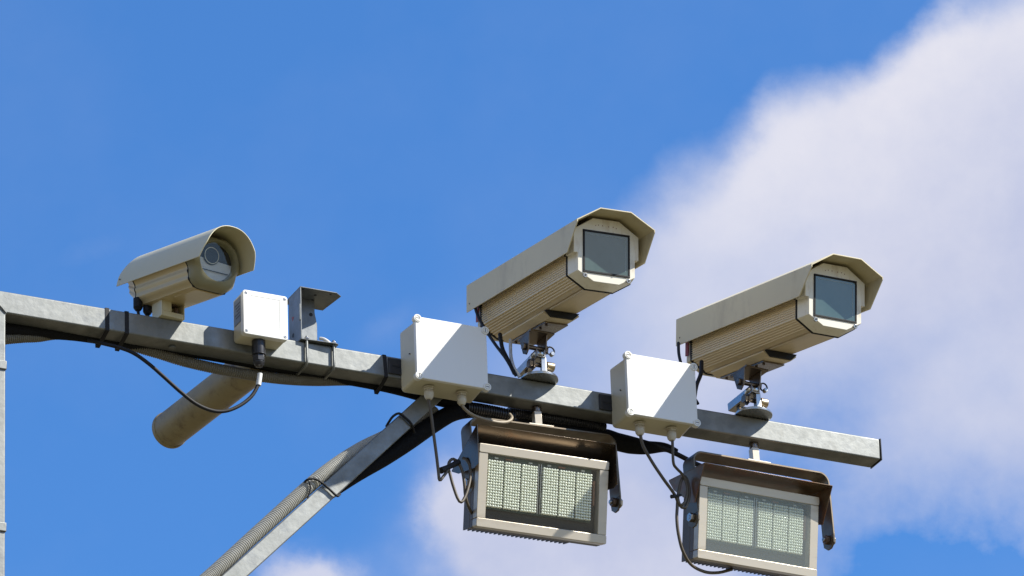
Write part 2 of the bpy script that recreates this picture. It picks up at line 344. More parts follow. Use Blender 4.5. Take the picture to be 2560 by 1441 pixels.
# ------------------------------------------------------------------ gantry: square steel arm, post, diagonal brace
gan = empty('camera_gantry', (-1.11, .03, -ZG))
tag(gan, 'galvanised square steel arm with post and diagonal brace, carrying all the devices', 'gantry')
GO = gan.location
def gpart(mb, name, m_, parent=None, **k):
    o = mb.build(name, m_, None, **k); o.parent = parent or gan
    if parent is None: o.location = o.location - GO
    return o
S = .06
XE = 1.3946
b = MB()
xs = [-1.14, -1.08] + [-1.0+.1*i for i in range(24)] + [XE]
rings = [[(x, 0, 0), (x, S, 0), (x, S, -S), (x, 0, -S)] for x in xs]
rings[0] = [(-1.14, 0, 0), (-1.14, S, 0), (-1.0802, S, -S), (-1.0802, 0, -S)]; del rings[1]
b.loft(rings)
arm = gpart(b, 'arm', 'galv', bevel=.004, seg=3)
ec = MB(); ec.box(XE+.0005, XE+.0045, -.0015, S+.0015, -S-.0015, .0015); gpart(ec, 'end_cap', 'blackgloss', bevel=.0015)
p = MB(); p.loft([[(-1.1402, .0004, -.0004), (-1.1402, S-.0004, -.0004), (-1.0800, S-.0004, -S-.0004), (-1.0800, .0004, -S-.0004)], [(-1.14, .0004, -2.3), (-1.14, S-.0004, -2.3), (-1.08, S-.0004, -2.3), (-1.08, .0004, -2.3)]]); gpart(p, 'post', 'galv', bevel=.004, seg=3)
w = MB()      # weld bead in the inner corner and along the mitre
w.tube([(-1.08, -.001, -.060), (-1.095, -.0015, -.045), (-1.12, -.001, -.02), (-1.138, 0, -.004)], .0022, 6, step=.004)
w.tube([(-1.083, .002, -.061), (-1.078, .02, -.063), (-1.078, .05, -.063)], .004, 6, step=.004)
gpart(w, 'weld_bead', 'galv', bevel=0)
for zc in (-.205, -.645):
    c = MB(); c.box(-1.26, -1.0785, -.004, S+.004, zc-.012, zc+.012); gpart(c, 'clamp', 'galv', bevel=.002)
mst = MB(); mst.cyl((-1.36, .03, -ZG), (-1.36, .03, .35), .11, 40, r2=.085); gpart(mst, 'mast', 'galv', bevel=0)
# brace 40 mm square, running from the arm down to the post
d = Vector((.69, 0, .724)).normalized(); nrm = Vector((d.z, 0, -d.x))
P0 = Vector((.0072, 0, -.1475)); top_t = (-.0605-P0.z)/d.z; bot_t = (-1.0805-P0.x)/d.x
br = MB()
def q4(P_, t, w_): 
    return [P_+d*t]
A0 = P0+d*((-.0608-P0.z)/d.z); P1 = P0+nrm*.044; A1 = P1+d*((-.0608-P1.z)/d.z)
B0 = P0+d*((-1.0795-P0.x)/d.x); B1 = P1+d*((-1.0795-P1.x)/d.x)
br.loft([[(A0.x, .004, A0.z), (A0.x, .046, A0.z), (A1.x, .046, A1.z), (A1.x, .004, A1.z)], [(B0.x, .004, B0.z), (B0.x, .046, B0.z), (B1.x, .046, B1.z), (B1.x, .004, B1.z)]])
gpart(br, 'brace', 'galv', bevel=.003, seg=3)
pl = MB(); pl.cyl((at(430, 872, .03).x, .03, -.0605), (at(430, 872, .03).x, .03, -.066), .009, 16); gpart(pl, 'plug', 'galv_dull', bevel=.001)

# ------------------------------------------------------------------ angular security camera
SH = dict(a=.112, b=.044, zA=.0628, zB=.102, zL=-.0112, s=.058, L=.6546, w=.0672, dw=.057, hw=.0574)
FRONT = [(.082, -.054), (.0365, -.079), (-.0365, -.079), (-.082, -.054), (-.082, -.007), (-.093, -.007), (-.093, .055), (-.037, .091), (.037, .091), (.093, .055), (.093, -.007), (.082, -.007)]
BACK = [(.090, -.058), (.040, -.088), (-.040, -.088), (-.090, -.058), (-.090, -.007), (-.095, -.007), (-.095, .056), (-.038, .0925), (.038, .0925), (.095, .056), (.095, -.007), (.090, -.007)]
def ribbed_profile(k=1.0):
    right = [(.036, .088), (.0885, .054), (.0885, .012)]
    z = .008
    while z > -.050:
        right += [(.0885, z), (.0862, z-.0012), (.0862, z-.0030), (.0885, z-.0042)]; z -= .0062
    right.append((.0885, -.053))
    # chamfer with ribs
    A, B_ = Vector((.0885, -.055)), Vector((.043, -.0835)); n_ = Vector((-(B_-A).y, (B_-A).x)).normalized()
    if n_.x > 0: n_ = -n_
    for i in range(6):
        for t_, dd in ((.04, 0), (.30, 0), (.42, .0017), (.82, .0017)):
            t = (i+t_)/6*.86; q = A.lerp(B_, t)+n_*dd; right.append((q.x, q.y))
    right.append((.043, -.0835))
    right += [(.0415, -.081), (.0395, -.081), (.0395, -.0845)]
    return right + [(-x, z) for x, z in right[::-1]]
def make_camera():
    root = empty('security_camera', (0, 0, 0))
    # sunshield: folded sheet 2 mm
    s_ = SH; T = .0030
    outer = [(-s_['a'], s_['zL'], s_['s']), (-s_['a'], s_['zA']-.007, .0), (-s_['a'], s_['zA'], 0), (-s_['b'], s_['zB'], 0), (s_['b'], s_['zB'], 0), (s_['a'], s_['zA'], 0), (s_['a'], s_['zA']-.007, 0), (s_['a'], s_['zL'], s_['s'])]
    inner = []
    for x, z, y in outer:
        sx_ = 1 if x > 0 else -1
        if abs(x) > .1: inner.append((x-sx_*T, z if z < 0 else z-(T*.6 if z > s_['zA']-.001 else 0), y))
        else: inner.append((x-sx_*T*.3, z-T, y))
    n = len(outer); vs = []
    for yb in (0, 1):
        for pl_ in (outer, inner):
            for x, z, y in pl_: vs.append((x, y if yb == 0 else s_['L'], z))
    fs = []
    for i in range(n-1):
        fs += [(i, i+1, 2*n+i+1, 2*n+i), (n+i, 3*n+i, 3*n+i+1, n+i+1), (i, n+i, n+i+1, i+1), (2*n+i, 2*n+i+1, 3*n+i+1, 3*n+i)]
    fs += [(0, 2*n, 3*n, n), (n-1, 2*n-1, 4*n-1, 3*n-1)]
    sh = MB(); sh.add(vs, fs); sho = sh.build('sunshield', 'beige', root, bevel=.0005)
    for yy in (.635,):
        k = MB()
        k.cyl((-s_['a']-.0008, yy, .008), (-s_['a']+.001, yy, .008), .0022, 10); k.build('rivet', 'rustbolt', sho, bevel=0)
    # strips that hold the shield off the body
    for x0 in (-.038, .023):
        st = MB(); st.box(x0, x0+.015, .14, .60, .0885, .0985); st.build('spacer', 'beige', root)
    # ribbed body
    bo = MB(); bo.prism_y(ribbed_profile(), .1065, .612); body = bo.build('body', 'body', root, bevel=0, smooth=25)
    up = MB(); up.prism_y([(.0385, -.083), (.0375, -.0868), (-.0375, -.0868), (-.0385, -.083)], .108, .309); up.build('underside_cover', 'body', root, bevel=.0006)
    # face ring
    fm = MB(); fm.prism_y(FRONT, s_['dw'], .0998, poly2=BACK); face = fm.build('face_ring', 'face', root, bevel=.0012)
    for sx_ in (-1, 1):
        k = MB(); c0 = Vector((sx_*.062, .0, -.066))
        k.cyl((c0.x, .0525, c0.z), (c0.x, .0575, c0.z), .0062, 16); k.build('screw', 'bolt', face, bevel=.0006)
        k = MB(); k.hexa((c0.x, .0517, c0.z), (c0.x, .0528, c0.z), .0028); k.build('screw_socket', 'cell', face, bevel=0)
    dots = MB()
    for x, z in ((-.030, .0715), (-.022, .0738), (-.010, .0735), (.007, .0728), (.020, .0735), (.029, .071)):
        dots.cyl((x, .0566, z), (x, .0572, z), .0014, 8)
    dots.build('marking_dots', 'copper', face, bevel=0)
    # gasket rings
    def sc(poly, k): return [(x*k, z*k) for x, z in poly]
    gk = MB(); gk.prism_y(sc(BACK, 1.02), .1001, .1063); gk.build('gasket', 'black', root, bevel=.001)
    rg = MB(); rg.prism_y(sc(BACK, .985), .6123, .6203); rg.build('gasket', 'black', root, bevel=.001)
    rc = MB(); rc.prism_y(sc(BACK, .955), .6205, .646, poly2=sc(BACK, .93)); rc.build('rear_cap', 'beige', root, bevel=.002)
    ri = MB(); ri.box(-.0925, -.0895, .625, .638, -.040, .02); ri.build('red_insert', 'redmark', root, bevel=0)
    # window
    w_, h_ = s_['w'], s_['hw']
    wf = MB(); y0 = s_['dw']-.0022
    for bx in ((-w_, w_, h_-.0055, h_), (-w_, w_, -h_, -h_+.0055)): wf.box(bx[0], bx[1], y0, s_['dw']+.004, bx[2], bx[3])
    for bx in ((-w_, -w_+.0055), (w_-.0055, w_)): wf.box(bx[0], bx[1], y0+.0002, s_['dw']+.004, -h_+.0056, h_-.0056)
    fr = wf.build('window_seal', 'black', root, bevel=.0008)
    wp = MB(); wp.box(-w_+.005, w_-.005, s_['dw']-.0009, s_['dw']+.003, -h_+.005, h_-.005); wp.build('window', 'window', root, bevel=.0008)
    tr = MB(); yt = s_['dw']-.0013; tr.box(-w_+.012, w_-.014, yt, yt+.0005, h_-.0116, h_-.0104); tr.box(w_-.0135, w_-.0123, yt, yt+.0005, -h_+.016, h_-.014); tr.build('window_reflection', 'edge_reflection', root, bevel=0)  # pale lines painted as the reflected edge in the glass
    # mounting shoe under the body
    shp = [(.0515, -.0885), (.052, -.0925), (.034, -.1055), (-.034, -.1055), (-.052, -.0925), (-.0515, -.0885)]
    ms = MB(); ms.prism_y(shp, .318, .575); shoe = ms.build('mounting_shoe', 'body', root, bevel=.0012)
    rb = MB(); rb.prism_y([(.048, -.0872), (.048, -.0884), (.032, -.1035), (-.032, -.1035), (-.048, -.0884), (-.048, -.0872)], .310, .3178); rb.build('rubber_pad', 'black', root, bevel=0)
    pp = MB(); pp.box(-.031, .036, .350, .560, -.110, -.1058); pp.build('base_plate', 'steelrust', shoe, bevel=.001)
    for yy in (.365, .40, .52, .545):
        k = MB(); k.hexa((-.02, yy, -.1102), (-.02, yy, -.1135), .004); k.build('screw', 'rustbolt', shoe, bevel=.0004)
    return root
def make_swivel():
    """stainless swivel foot standing on the arm, origin at the centre of its round flange"""
    r_ = empty('swivel_mount', (0, 0, 0))
    f = MB(); f.lathe([(.0505, .0006), (.051, .0050)], n=48); f.lathe([(.048, .0055), (.0485, .0088)], n=48); fl = f.build('flange', 'steel', r_, bevel=.0007)
    for a in (.6, 2.4, 4.1, 5.4):
        k = MB(); k.hexa((.038*math.cos(a), .038*math.sin(a), .009), (.038*math.cos(a), .038*math.sin(a), .012), .0045); k.build('bolt', 'bolt', fl, bevel=.0005)
    pm = MB(); pm.prism_x([(-.018, .009), (.014, .009), (.012, .066), (-.014, .066)], .012, .017); pm.box(.0005, .0118, -.018, -.014, .009, .062)
    pm.build('front_post', 'steel', r_, bevel=.0006)
    lg = MB(); lg.prism_x([(.046, .009), (.062, .009), (.068, .055), (.056, .055)], -.006, -.002); lg.box(-.002, .010, .046, .0495, .009, .05)
    lg.build('rear_leg', 'steelrust', r_, bevel=.0006)
    X = Matrix.Rotation(R(-4), 4, 'X')
    ch = MB(); ch.box(-.014, -.011, -.026, .092, .060, .082, X); ch.box(.008, .011, -.026, .092, .060, .082, X); ch.box(-.0108, .0078, -.026, .092, .0595, .0625, X)
    ch.build('tilt_channel', 'steel', r_, bevel=.0007)
    pb = MB(); pb.cyl((-.026, -.002, .046), (.030, -.002, .046), .0062, 16); pb.hexa((-.030, -.002, .046), (-.0205, -.002, .046), .0125); pb.hexa((-.0202, -.002, .046), (-.0155, -.002, .046), .016)
    pv = pb.build('pivot_bolt', 'steelrust', r_, bevel=.0007)
    cp = MB(); cp.cyl((.0205, -.002, .046), (.043, -.002, .046), .0125, 24); cp.build('knob', 'brass', r_, bevel=.002)
    yk = MB(); yk.box(-.034, .036, -.030, .045, .128, .133)
    yk.prism_x([(-.022, .1278), (.036, .1278), (.020, .082), (.002, .072), (-.012, .082)], -.034, -.0305)
    yk.prism_x([(-.022, .1278), (.036, .1278), (.020, .082), (.002, .072), (-.012, .082)], .016, .0195)
    yk.build('yoke', 'steelrust', r_, bevel=.0007)
    yb = MB(); yb.cyl((-.040, .004, .096), (.030, .004, .096), .006, 16); yb.hexa((.0198, .004, .096), (.028, .004, .096), .013); yb.hexa((-.042, .004, .096), (-.0345, .004, .096), .010)
    yb.build('yoke_bolt', 'steelrust', r_, bevel=.0007)
    cl = MB(); cl.lathe([(.018, .066), (.020, .069), (.020, .076), (.016, .079)], n=24); cl.build('collar', 'steel', r_, bevel=.0005)
    sh = MB(); c0 = Vector((.034, -.006, .090))
    sh.tube([c0+Vector((.011*math.cos(a_), .0, .012*math.sin(a_))) for a_ in [i*2*math.pi/12 for i in range(-2, 9)]], .0022, 8, step=.003)
    sh.build('shackle', 'blackgloss', r_, bevel=0)
    bl = MB(); bl.cyl((.038, -.012, .082), (.038, .0, .082), .006, 14); bl.build('shackle_pin', 'steel', r_, bevel=.001)
    return r_
cam1 = make_camera()
sw = make_swivel(); sw.parent = None
CP = [((.4226, -.4191, .1979), (.0148, .1567, -.0404), (.3945, .0005, .0)), ((1.0935, -.4109, .1889), (.1056, .178, -.0493), (1.0165, -.004, .0))]
def place_camera(root, k, label):
    loc, rt, fl = CP[k]; root.location = loc; root.rotation_euler = pose_rot(*rt)
    tag(root, label, 'camera', 'angular security cameras on the steel arm')
def seat_swivel(sw_, root, k):
    loc, rt, fl = CP[k]
    W = Matrix.Translation(loc) @ pose_rot(*rt).to_matrix().to_4x4()
    T_ = Matrix.Translation(fl) @ Matrix.Rotation(rt[0], 4, 'Z')
    sw_.parent = root; L_ = W.inverted() @ T_
    sw_.location = L_.to_translation(); sw_.rotation_euler = L_.to_euler()
cam2 = copy_tree(cam1); sw2 = copy_tree(sw)
place_camera(cam1, 0, 'angular beige security camera with a teal window, above the left floodlight')
place_camera(cam2, 1, 'angular beige security camera nearest the free end of the arm')
seat_swivel(sw, cam1, 0); seat_swivel(sw2, cam2, 1)
sw.name = 'swivel_mount'

# ------------------------------------------------------------------ rounded security camera
def shade_profile(n=28):
    a, bb = .0846, .123; t0 = math.asin(.0256/bb)
    return [(a*math.copysign(abs(math.cos(t))**.86, math.cos(t)), bb*math.sin(t)**.92) for t in [t0+(math.pi-2*t0)*i/n for i in range(n+1)]]
rc = empty('round_security_camera', (-.5783, -.2522, .0251), pose_rot(.2011, .1856, -.0264))
tag(rc, 'rounded grey-cream security camera with a round lens window, leftmost on the arm', 'camera')
out = shade_profile(); T = .0022; n = len(out)
vs = []
def yfront(z): return .0209*max(0, min(1, (.07-z)/.045))+.004*(z/.123)
for yb in (0, 1):
    for k in (0, 1):
        for x, z in out:
            sx_ = (1-T/.0846*k); xx, zz = x*sx_, z - T*k*(z/.123)
            vs.append((xx, (yfront(z) if yb == 0 else .401-.035*max(0, (z-.06)/.063)), zz))
fs = []
for i in range(n-1):
    fs += [(i, i+1, 2*n+i+1, 2*n+i), (n+i, 3*n+i, 3*n+i+1, n+i+1), (i, n+i, n+i+1, i+1), (2*n+i, 2*n+i+1, 3*n+i+1, 3*n+i)]
fs += [(0, 2*n, 3*n, n), (n-1, 2*n-1, 4*n-1, 3*n-1)]
s_ = MB(); s_.add(vs, fs); rso = s_.build('sunshield', 'round', rc, bevel=.0005, smooth=40)
k = MB(); k.cyl((-.0835, .388, .045), (-.0815, .388, .045), .002, 8); k.build('rivet', 'rustbolt', rso, bevel=0)
half = [(.030, .108), (.060, .090), (.0735, .060), (.0765, .038), (.0765, .034), (.0715, .0275), (.0675, .022), (.0660, .016), (.0672, .0125), (.0672, .009), (.0635, .003), (.0622, -.003), (.0632, -.007), (.0622, -.011), (.056, -.0175), (.0495, -.0225), (.0480, -.0265), (.034, -.029)]
prof = [(-x, z) for x, z in half] + [(x, z) for x, z in half[::-1]]
bo = MB(); bo.prism_y(prof, .096, .335); bo.build('body', 'roundbody', rc, bevel=0, smooth=50)
fl_ = [.0735, .060]
gk = MB(); gk.prism_y([(x*1.015, z*1.015-.0003) for x, z in prof], .092, .0958); gk.build('gasket', 'black', rc, bevel=.0008)
gk = MB(); gk.prism_y([(x*1.012, z*1.012-.0003) for x, z in prof], .3353, .339); gk.build('gasket', 'black', rc, bevel=.0008)
cap = MB(); cap.prism_y([(x*.97, .04+(z-.04)*.97) for x, z in prof], .3393, .385, poly2=[(x*.86, .05+(z-.04)*.70) for x, z in prof]); cap.build('rear_cap', 'roundbody', rc, bevel=.003)
# moulded front bezel: from the body outline to the round opening
nn = 48
def outline(k, sc_):
    """resample the body outline by angle around the lens centre"""
    ang = 2*math.pi*k/nn; c0 = Vector((0, .043)); dr = Vector((math.cos(ang), math.sin(ang))); best = .06
    for i in range(len(prof)):
        A_, B_ = Vector(prof[i]), Vector(prof[(i+1) % len(prof)]); e = B_-A_; den = dr.x*e.y-dr.y*e.x
        if abs(den) < 1e-9: continue
        w0 = A_-c0; t = (w0.x*e.y-w0.y*e.x)/den; u = (w0.x*dr.y-w0.y*dr.x)/den
        if t > 0 and -1e-6 <= u <= 1+1e-6: best = t
    q = c0+dr*best*sc_; return q
rings = []
for sc_, yy, mixr in ((1.0, .0918, 0), (.985, .075, 0), (.93, .064, .2), (.90, .060, .55), (1, .0575, .92), (1, .057, 1.0)):
    rg = []
    for k in range(nn):
        ang = 2*math.pi*k/nn; q = outline(k, sc_); e = Vector((.0565*math.cos(ang), .043+.0535*math.sin(ang))); p_ = q.lerp(e, mixr); rg.append((p_.x, yy, p_.y))
    rings.append(rg)
rings.append([(.053*math.cos(2*math.pi*k/nn), .064, .043+.050*math.sin(2*math.pi*k/nn)) for k in range(nn)])
rings.append([(.052*math.cos(2*math.pi*k/nn), .088, .043+.049*math.sin(2*math.pi*k/nn)) for k in range(nn)])
fz = MB(); fz.loft(rings, caps=False); fz.build('bezel', 'roundface', rc, bevel=0, smooth=60)
lg = MB()
prev = []
for i, (rr, yy) in enumerate(((1.0, .066), (.8, .0656), (.5, .0653), (.2, .0652))): prev.append([(.0528*rr*math.cos(2*math.pi*k/nn), yy, .043+.0498*rr*math.sin(2*math.pi*k/nn)) for k in range(nn)])
bk_ = MB(); bk_.loft([[(.0519*math.cos(2*math.pi*k/nn), yy, .043+.0489*math.sin(2*math.pi*k/nn)) for k in range(nn)] for yy in (.0780, .0840)]); bk_.build('inner_shade', 'cell', rc, bevel=0)  # black disc paints the hood's shade over the upper interior
arc_ = [(.0510*math.cos(R(a)), .043+.0480*math.sin(R(a))) for a in range(-188, 3, 10)]
sp2 = MB(); sp2.loft([[(x, .0765-.02*max(0, .03-z), z) for x, z in arc_], [(x, .0779, z) for x, z in arc_]]); sp2.build('inner_sunlit', 'sunlit_sill', rc, bevel=0)  # grey half disc paints the sunlight falling in under the hood
sp3 = MB(); sp3.box(-.040, .040, .0720, .0745, .018, .0195); sp3.build('inner_ledge', 'cell', rc, bevel=0)
lb_ = MB(); lb_.cyl((-.012, .0779, .058), (-.012, .0725, .058), .024, 32); lb_.build('lens_barrel', 'cell', rc, bevel=.001)
lg.loft([prev[0], [(x, y+.0012, z) for x, y, z in prev[0]]]); lg.build('window', 'pane', rc, bevel=0, smooth=60)
lb = MB(); lb.cyl((-.024, .0615, .040), (-.024, .0595, .040), .016, 32); 
ringm = MB()
for i in range(1):
    ringm.loft([[(-.012+r_*math.cos(2*math.pi*k/32), yy, .058+r_*math.sin(2*math.pi*k/32)) for k in range(32)] for r_, yy in ((.0215, .0726), (.0215, .0718), (.0200, .0718), (.0200, .0726))], caps=False)
ringm.build('lens_ring', 'brass', rc, bevel=0)
uc = MB(); uc.prism_y([(.036, -.0285), (.034, -.0315), (-.034, -.0315), (-.036, -.0285)], .098, .20); uc.build('underside_cover', 'roundbody', rc, bevel=.0008)
# foot of the rounded camera
Wc = Matrix.Translation(rc.location) @ rc.rotation_euler.to_matrix().to_4x4()
mo = empty('mounting_foot', (0, 0, 0)); mo.parent = rc
L_ = Wc.inverted() @ (Matrix.Translation((-.636, .012, 0)) @ Matrix.Rotation(.1, 4, 'Z')); mo.location = L_.to_translation(); mo.rotation_euler = L_.to_euler()
f = MB(); f.box(-.033, -.030, -.024, .028, .001, .052); f.box(.030, .033, -.024, .028, .001, .052); f.box(-.0298, .0298, -.0235, .0275, .0005, .0145); f.box(-.0298, .0298, .010, .0275, .0147, .052)
f.box(-.0298, -.004, -.0235, .0098, .0147, .052)
f.build('channel', 'round', mo, bevel=.001)
f = MB(); f.box(-.046, .052, -.040, .040, .0525, .0575, Matrix.Translation((0, 0, .005)) @ Matrix.Rotation(.16, 4, 'X')); f.build('foot_plate', 'round', mo, bevel=.001)
f = MB(); f.hexa((.012, -.004, .040), (.012, -.004, .048), .010); f.cyl((.016, -.01, .016), (.016, -.01, .034), .006, 12); f.build('bolt', 'rustbolt', mo, bevel=.0006)
for (px, py) in ((345, 765), (369, 775)):
    q = at(px, py, .06); f = MB(); f.cyl(q+Vector((0, 0, .020)), q+Vector((.0, 0, -.006)), .012, 20); f.cyl(q+Vector((0, 0, -.006)), q+Vector((0, 0, -.014)), .012, 20, r2=.007); f.cyl(q+Vector((0, 0, -.014)), q+Vector((.002, 0, -.03)), .004, 10)
    o = f.build('cable_gland', 'black', None, bevel=.001); o.parent = rc; o.matrix_parent_inverse = Wc.inverted()

# ------------------------------------------------------------------ junction boxes
def rrect(x0, x1, z0, z1, r, n=5):
    out_ = []
    for cx, cz, a0 in ((x1-r, z1-r, 0), (x0+r, z1-r, 90), (x0+r, z0+r, 180), (x1-r, z0+r, 270)):
        for i in range(n+1): a = R(a0+90*i/n); out_.append((cx+r*math.cos(a), cz+r*math.sin(a)))
    return out_
def make_box():
    W_, H_, D_ = .2007, .1732, .0985      # origin: back left top corner on the arm's face
    root = empty('junction_box', (0, 0, 0))
    bd = MB(); f0 = rrect(.004, W_-.004, -H_+.004, -.004, .010); f1 = rrect(.0005, W_-.0005, -H_+.0005, -.0005, .010)
    bd.prism_y(f0, -D_+.021, -.001, poly2=f1)
    rim = rrect(.0015, W_-.0015, -H_+.0015, -.0015, .010); bd.prism_y(rim, -D_+.012, -D_+.0208)
    body = bd.build('body', 'boxbody', root, bevel=.0015)
    k = MB(); k.cyl((-.0004, -.055, -.088), (.003, -.055, -.088), .0018, 8); k.build('vent_hole', 'cell', root, bevel=0)
    ld = MB(); ld.prism_y(rrect(0, W_, -H_, 0, .006), -D_, -D_+.0118)
    lid = ld.build('lid', 'box', root, bevel=.0015)
    ears = ((.006, -.0055, 0), (W_-.004, -.0075, 90), (.006, -H_+.0055, 92), (W_-.003, -H_+.0055, 4))
    for x, z, a in ears:
        e = MB(); e.cyl((x, -D_-.0022, z), (x, -D_+.0120, z), .0108, 28); eo = e.build('lid_screw', 'box', lid, bevel=.0008)
        Rm = Matrix.Translation((x, 0, z)) @ Matrix.Rotation(R(a), 4, 'Y')
        sl_ = MB(); sl_.box(-.0046, .0046, -D_-.0026, -D_-.0021, -.0008, .0008, Rm); sl_.build('slot', 'cell', lid, bevel=0)
        rr = MB(); rr.loft([[(x+r_*math.cos(2*math.pi*k_/28), yy, z+r_*math.sin(2*math.pi*k_/28)) for k_ in range(28)] for r_, yy in ((.0072, -D_-.0021), (.0072, -D_-.0030), (.0062, -D_-.0030), (.0062, -D_-.0021))], caps=False); rr.build('screw_rim', 'boxbody', lid, bevel=0)
    for x in (.054, .146):
        gz = -H_; gy = -.052
        Xm = Matrix.Translation((x, gy, gz))
        g1 = MB(); g1.lathe([(.0155, .0), (.0155, -.003)], Xm, 24); g1.lathe([(.0135, -.0031), (.0140, -.009)], Xm, 6)
        g1.lathe([(.0105, -.0091), (.0125, -.012), (.0125, -.022), (.0108, -.029), (.0070, -.034), (.005, -.0345)], Xm, 24)
        g1.build('cable_gland', 'gland', root, bevel=.0006)
    mb = MB(); mb.box(-.035, .05, -.0046, -.0006, -.126, -.082)
    plt = mb.build('fixing_plate', 'blackgloss', root, bevel=.0012)
    ms = MB(); ms.box(-.026, -.002, -.0052, -.0045, -.106, -.101); ms.build('slot', 'cell', plt, bevel=0)
    return root
bx1 = make_box(); bx2 = copy_tree(bx1)
bx1.location = (0, 0, .0756); bx2.location = (.6005, 0, .0738)
tag(bx1, 'white junction box with a mostly shaded lid, above the top of the diagonal brace', 'junction box', 'large junction boxes on the steel arm')
tag(bx2, 'white junction box with a mostly sunlit lid, between the two angular cameras', 'junction box', 'large junction boxes on the steel arm')
# small box with a black gland
sb = empty('small_junction_box', (-.4647, 0, .0851)); tag(sb, 'small white junction box with a black cable gland, right of the rounded camera', 'junction box')
W_, H_, D_ = .1233, .124, .0658
k = MB(); k.prism_y(rrect(.001, W_-.001, -H_+.001, -.001, .008), -D_+.018, -.001); bo_ = k.build('body', 'boxbody', sb, bevel=.0012)
k = MB(); k.prism_y(rrect(0, W_, -H_, 0, .008), -D_, -D_+.0177); ld_ = k.build('lid', 'box', sb, bevel=.0018)
for x, z in ((.0085, -.009), (W_-.0085, -.009), (.0085, -H_+.009), (W_-.0085, -H_+.009)):
    k = MB(); k.cyl((x, -D_-.0006, z), (x, -D_+.002, z), .0044, 18); s1 = k.build('screw', 'bolt', ld_, bevel=.0005)
    k = MB(); k.box(-.003, .003, -D_-.0011, -D_-.0005, -.0006, .0006, Matrix.Translation((x, 0, z)) @ Matrix.Rotation(R(random.choice((20, 50, -35))), 4, 'Y')); k.build('slot', 'cell', ld_, bevel=0)
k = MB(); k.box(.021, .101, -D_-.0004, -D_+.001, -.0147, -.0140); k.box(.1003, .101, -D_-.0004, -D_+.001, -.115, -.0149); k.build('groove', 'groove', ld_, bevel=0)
k = MB(); k.box(-.0006, .0012, -.052, -.008, -.082, -.012); stk = k.build('rating_sticker', 'label', sb, bevel=0)
k = MB()
for i in range(5): k.box(-.0010, -.0005, -.048+.003*(i % 2), -.014-.006*(i % 3), -.030-.009*i, -.027-.009*i)
k.build('print_line', 'ink', stk, bevel=0)
k = MB(); gx, gy = .054, -.036
Xm = Matrix.Translation((gx, gy, -H_))
k.lathe([(.0175, .0), (.0175, -.024), (.0170, -.036)], Xm, 32); k.lathe([(.0185, -.0362), (.0185, -.041)], Xm, 32); k.lathe([(.0165, -.0412), (.0165, -.058)], Xm, 6); k.lathe([(.0145, -.0582), (.0145, -.062), (.010, -.070), (.005, -.072)], Xm, 24)
k.build('cable_gland', 'blackgloss', sb, bevel=.0008)

# ------------------------------------------------------------------ bent sheet bracket with U bolts
fb = at(751, 846, .0)       # front left lower corner reference
bk = empty('sheet_bracket', (-.281, -.010, .0015)); tag(bk, 'empty galvanised sheet bracket clamped by two U bolts beside the small white box', 'bracket')
HB = .1498; DB = .076; WBk = .121; t = .0028
k = MB(); k.box(0, t, 0, DB, t, HB-t); sp_ = k.build('side_plate', 'galv_dull', bk, bevel=.0008)
k = MB(); k.prism_z([(0, 0), (.102, 0), (WBk, .015), (.110, .108), (.004, .108), (0, .076)], HB-t+.0003, HB); k.build('top_plate', 'galv_dull', bk, bevel=.0008)
k = MB(); k.prism_z([(0, 0), (.096, -.006), (.104, 0), (.104, DB), (0, DB)], 0, t-.0003); k.build('bottom_plate', 'galv_dull', bk, bevel=.0008)
k = MB(); k.prism_y([(t+.0003, t), (.072, t), (.072, .080), (.066, .112), (.066, HB-t), (t+.0003, HB-t)], .060, .060+t); bp_ = k.build('back_plate', 'galv_dull', bk, bevel=.0008)
for x, z, r_ in ((.055, .025, .0042), (.061, .0065, .003), (.046, .009, .003), (.055, .105, .005)):
    k = MB(); k.cyl((x, .0592, z), (x, .0598, z), r_, 14); k.build('hole', 'cell', bp_, bevel=0)
for x, y, r_ in ((.012, .010, .003), (.090, .012, .0028), (.055, .03, .004), (.06, .06, .004)):
    k = MB(); k.cyl((x, y, HB-t-.0004), (x, y, HB-t+.0002), r_, 14); k.build('hole', 'cell', bp_, bevel=0)
k = MB(); k.box(.050, .068, .030, .052, HB+.0004, HB+.006); k.build('nut_block', 'galv', bk, bevel=.001)
k = MB(); k.cyl((-.0004, .050, .080), (.001, .050, .080), .008, 3); k.build('red_mark', 'redmark', sp_, bevel=0)
k = MB(); k.cyl((-.0004, .050, .032), (.001, .050, .032), .006, 16); k.build('hole', 'cell', sp_, bevel=0)
k = MB(); k.box(-.0022, -.0002, .0, .008, .055, .10); k.build('edge_strip', 'galv', sp_, bevel=.0005)
for x in (.017, .092):
    k = MB(); y0 = .010-.0062; y1 = .010+S+.0062
    pts = [(x, y0, .012), (x, y0, -.02), (x, y0, -.050), (x, y0+.003, -.062), (x, y0+.012, -.0683), (x, (y0+y1)/2, -.0683), (x, y1-.012, -.0683), (x, y1-.003, -.062), (x, y1, -.05), (x, y1, .012)]
    k.tube(pts, .0034, 10, step=.004); ub = k.build('u_bolt', 'galv', bk, bevel=0)
    for yy in (y0, y1):
        k = MB(); k.hexa((x, yy, .0032), (x, yy, .008), .0062); k.build('nut', 'bolt', ub, bevel=.0005)
k = MB(); q0 = Vector((.085, .055, .03))
k.tube([(.078, .058, .040), (.086, .050, .036), (.098, .046, .026), (.104, .046, .012), (.1035, .047, .004)], .0045, 10, step=.004); k.build('cable_stub', 'cable_white', bk, bevel=0)

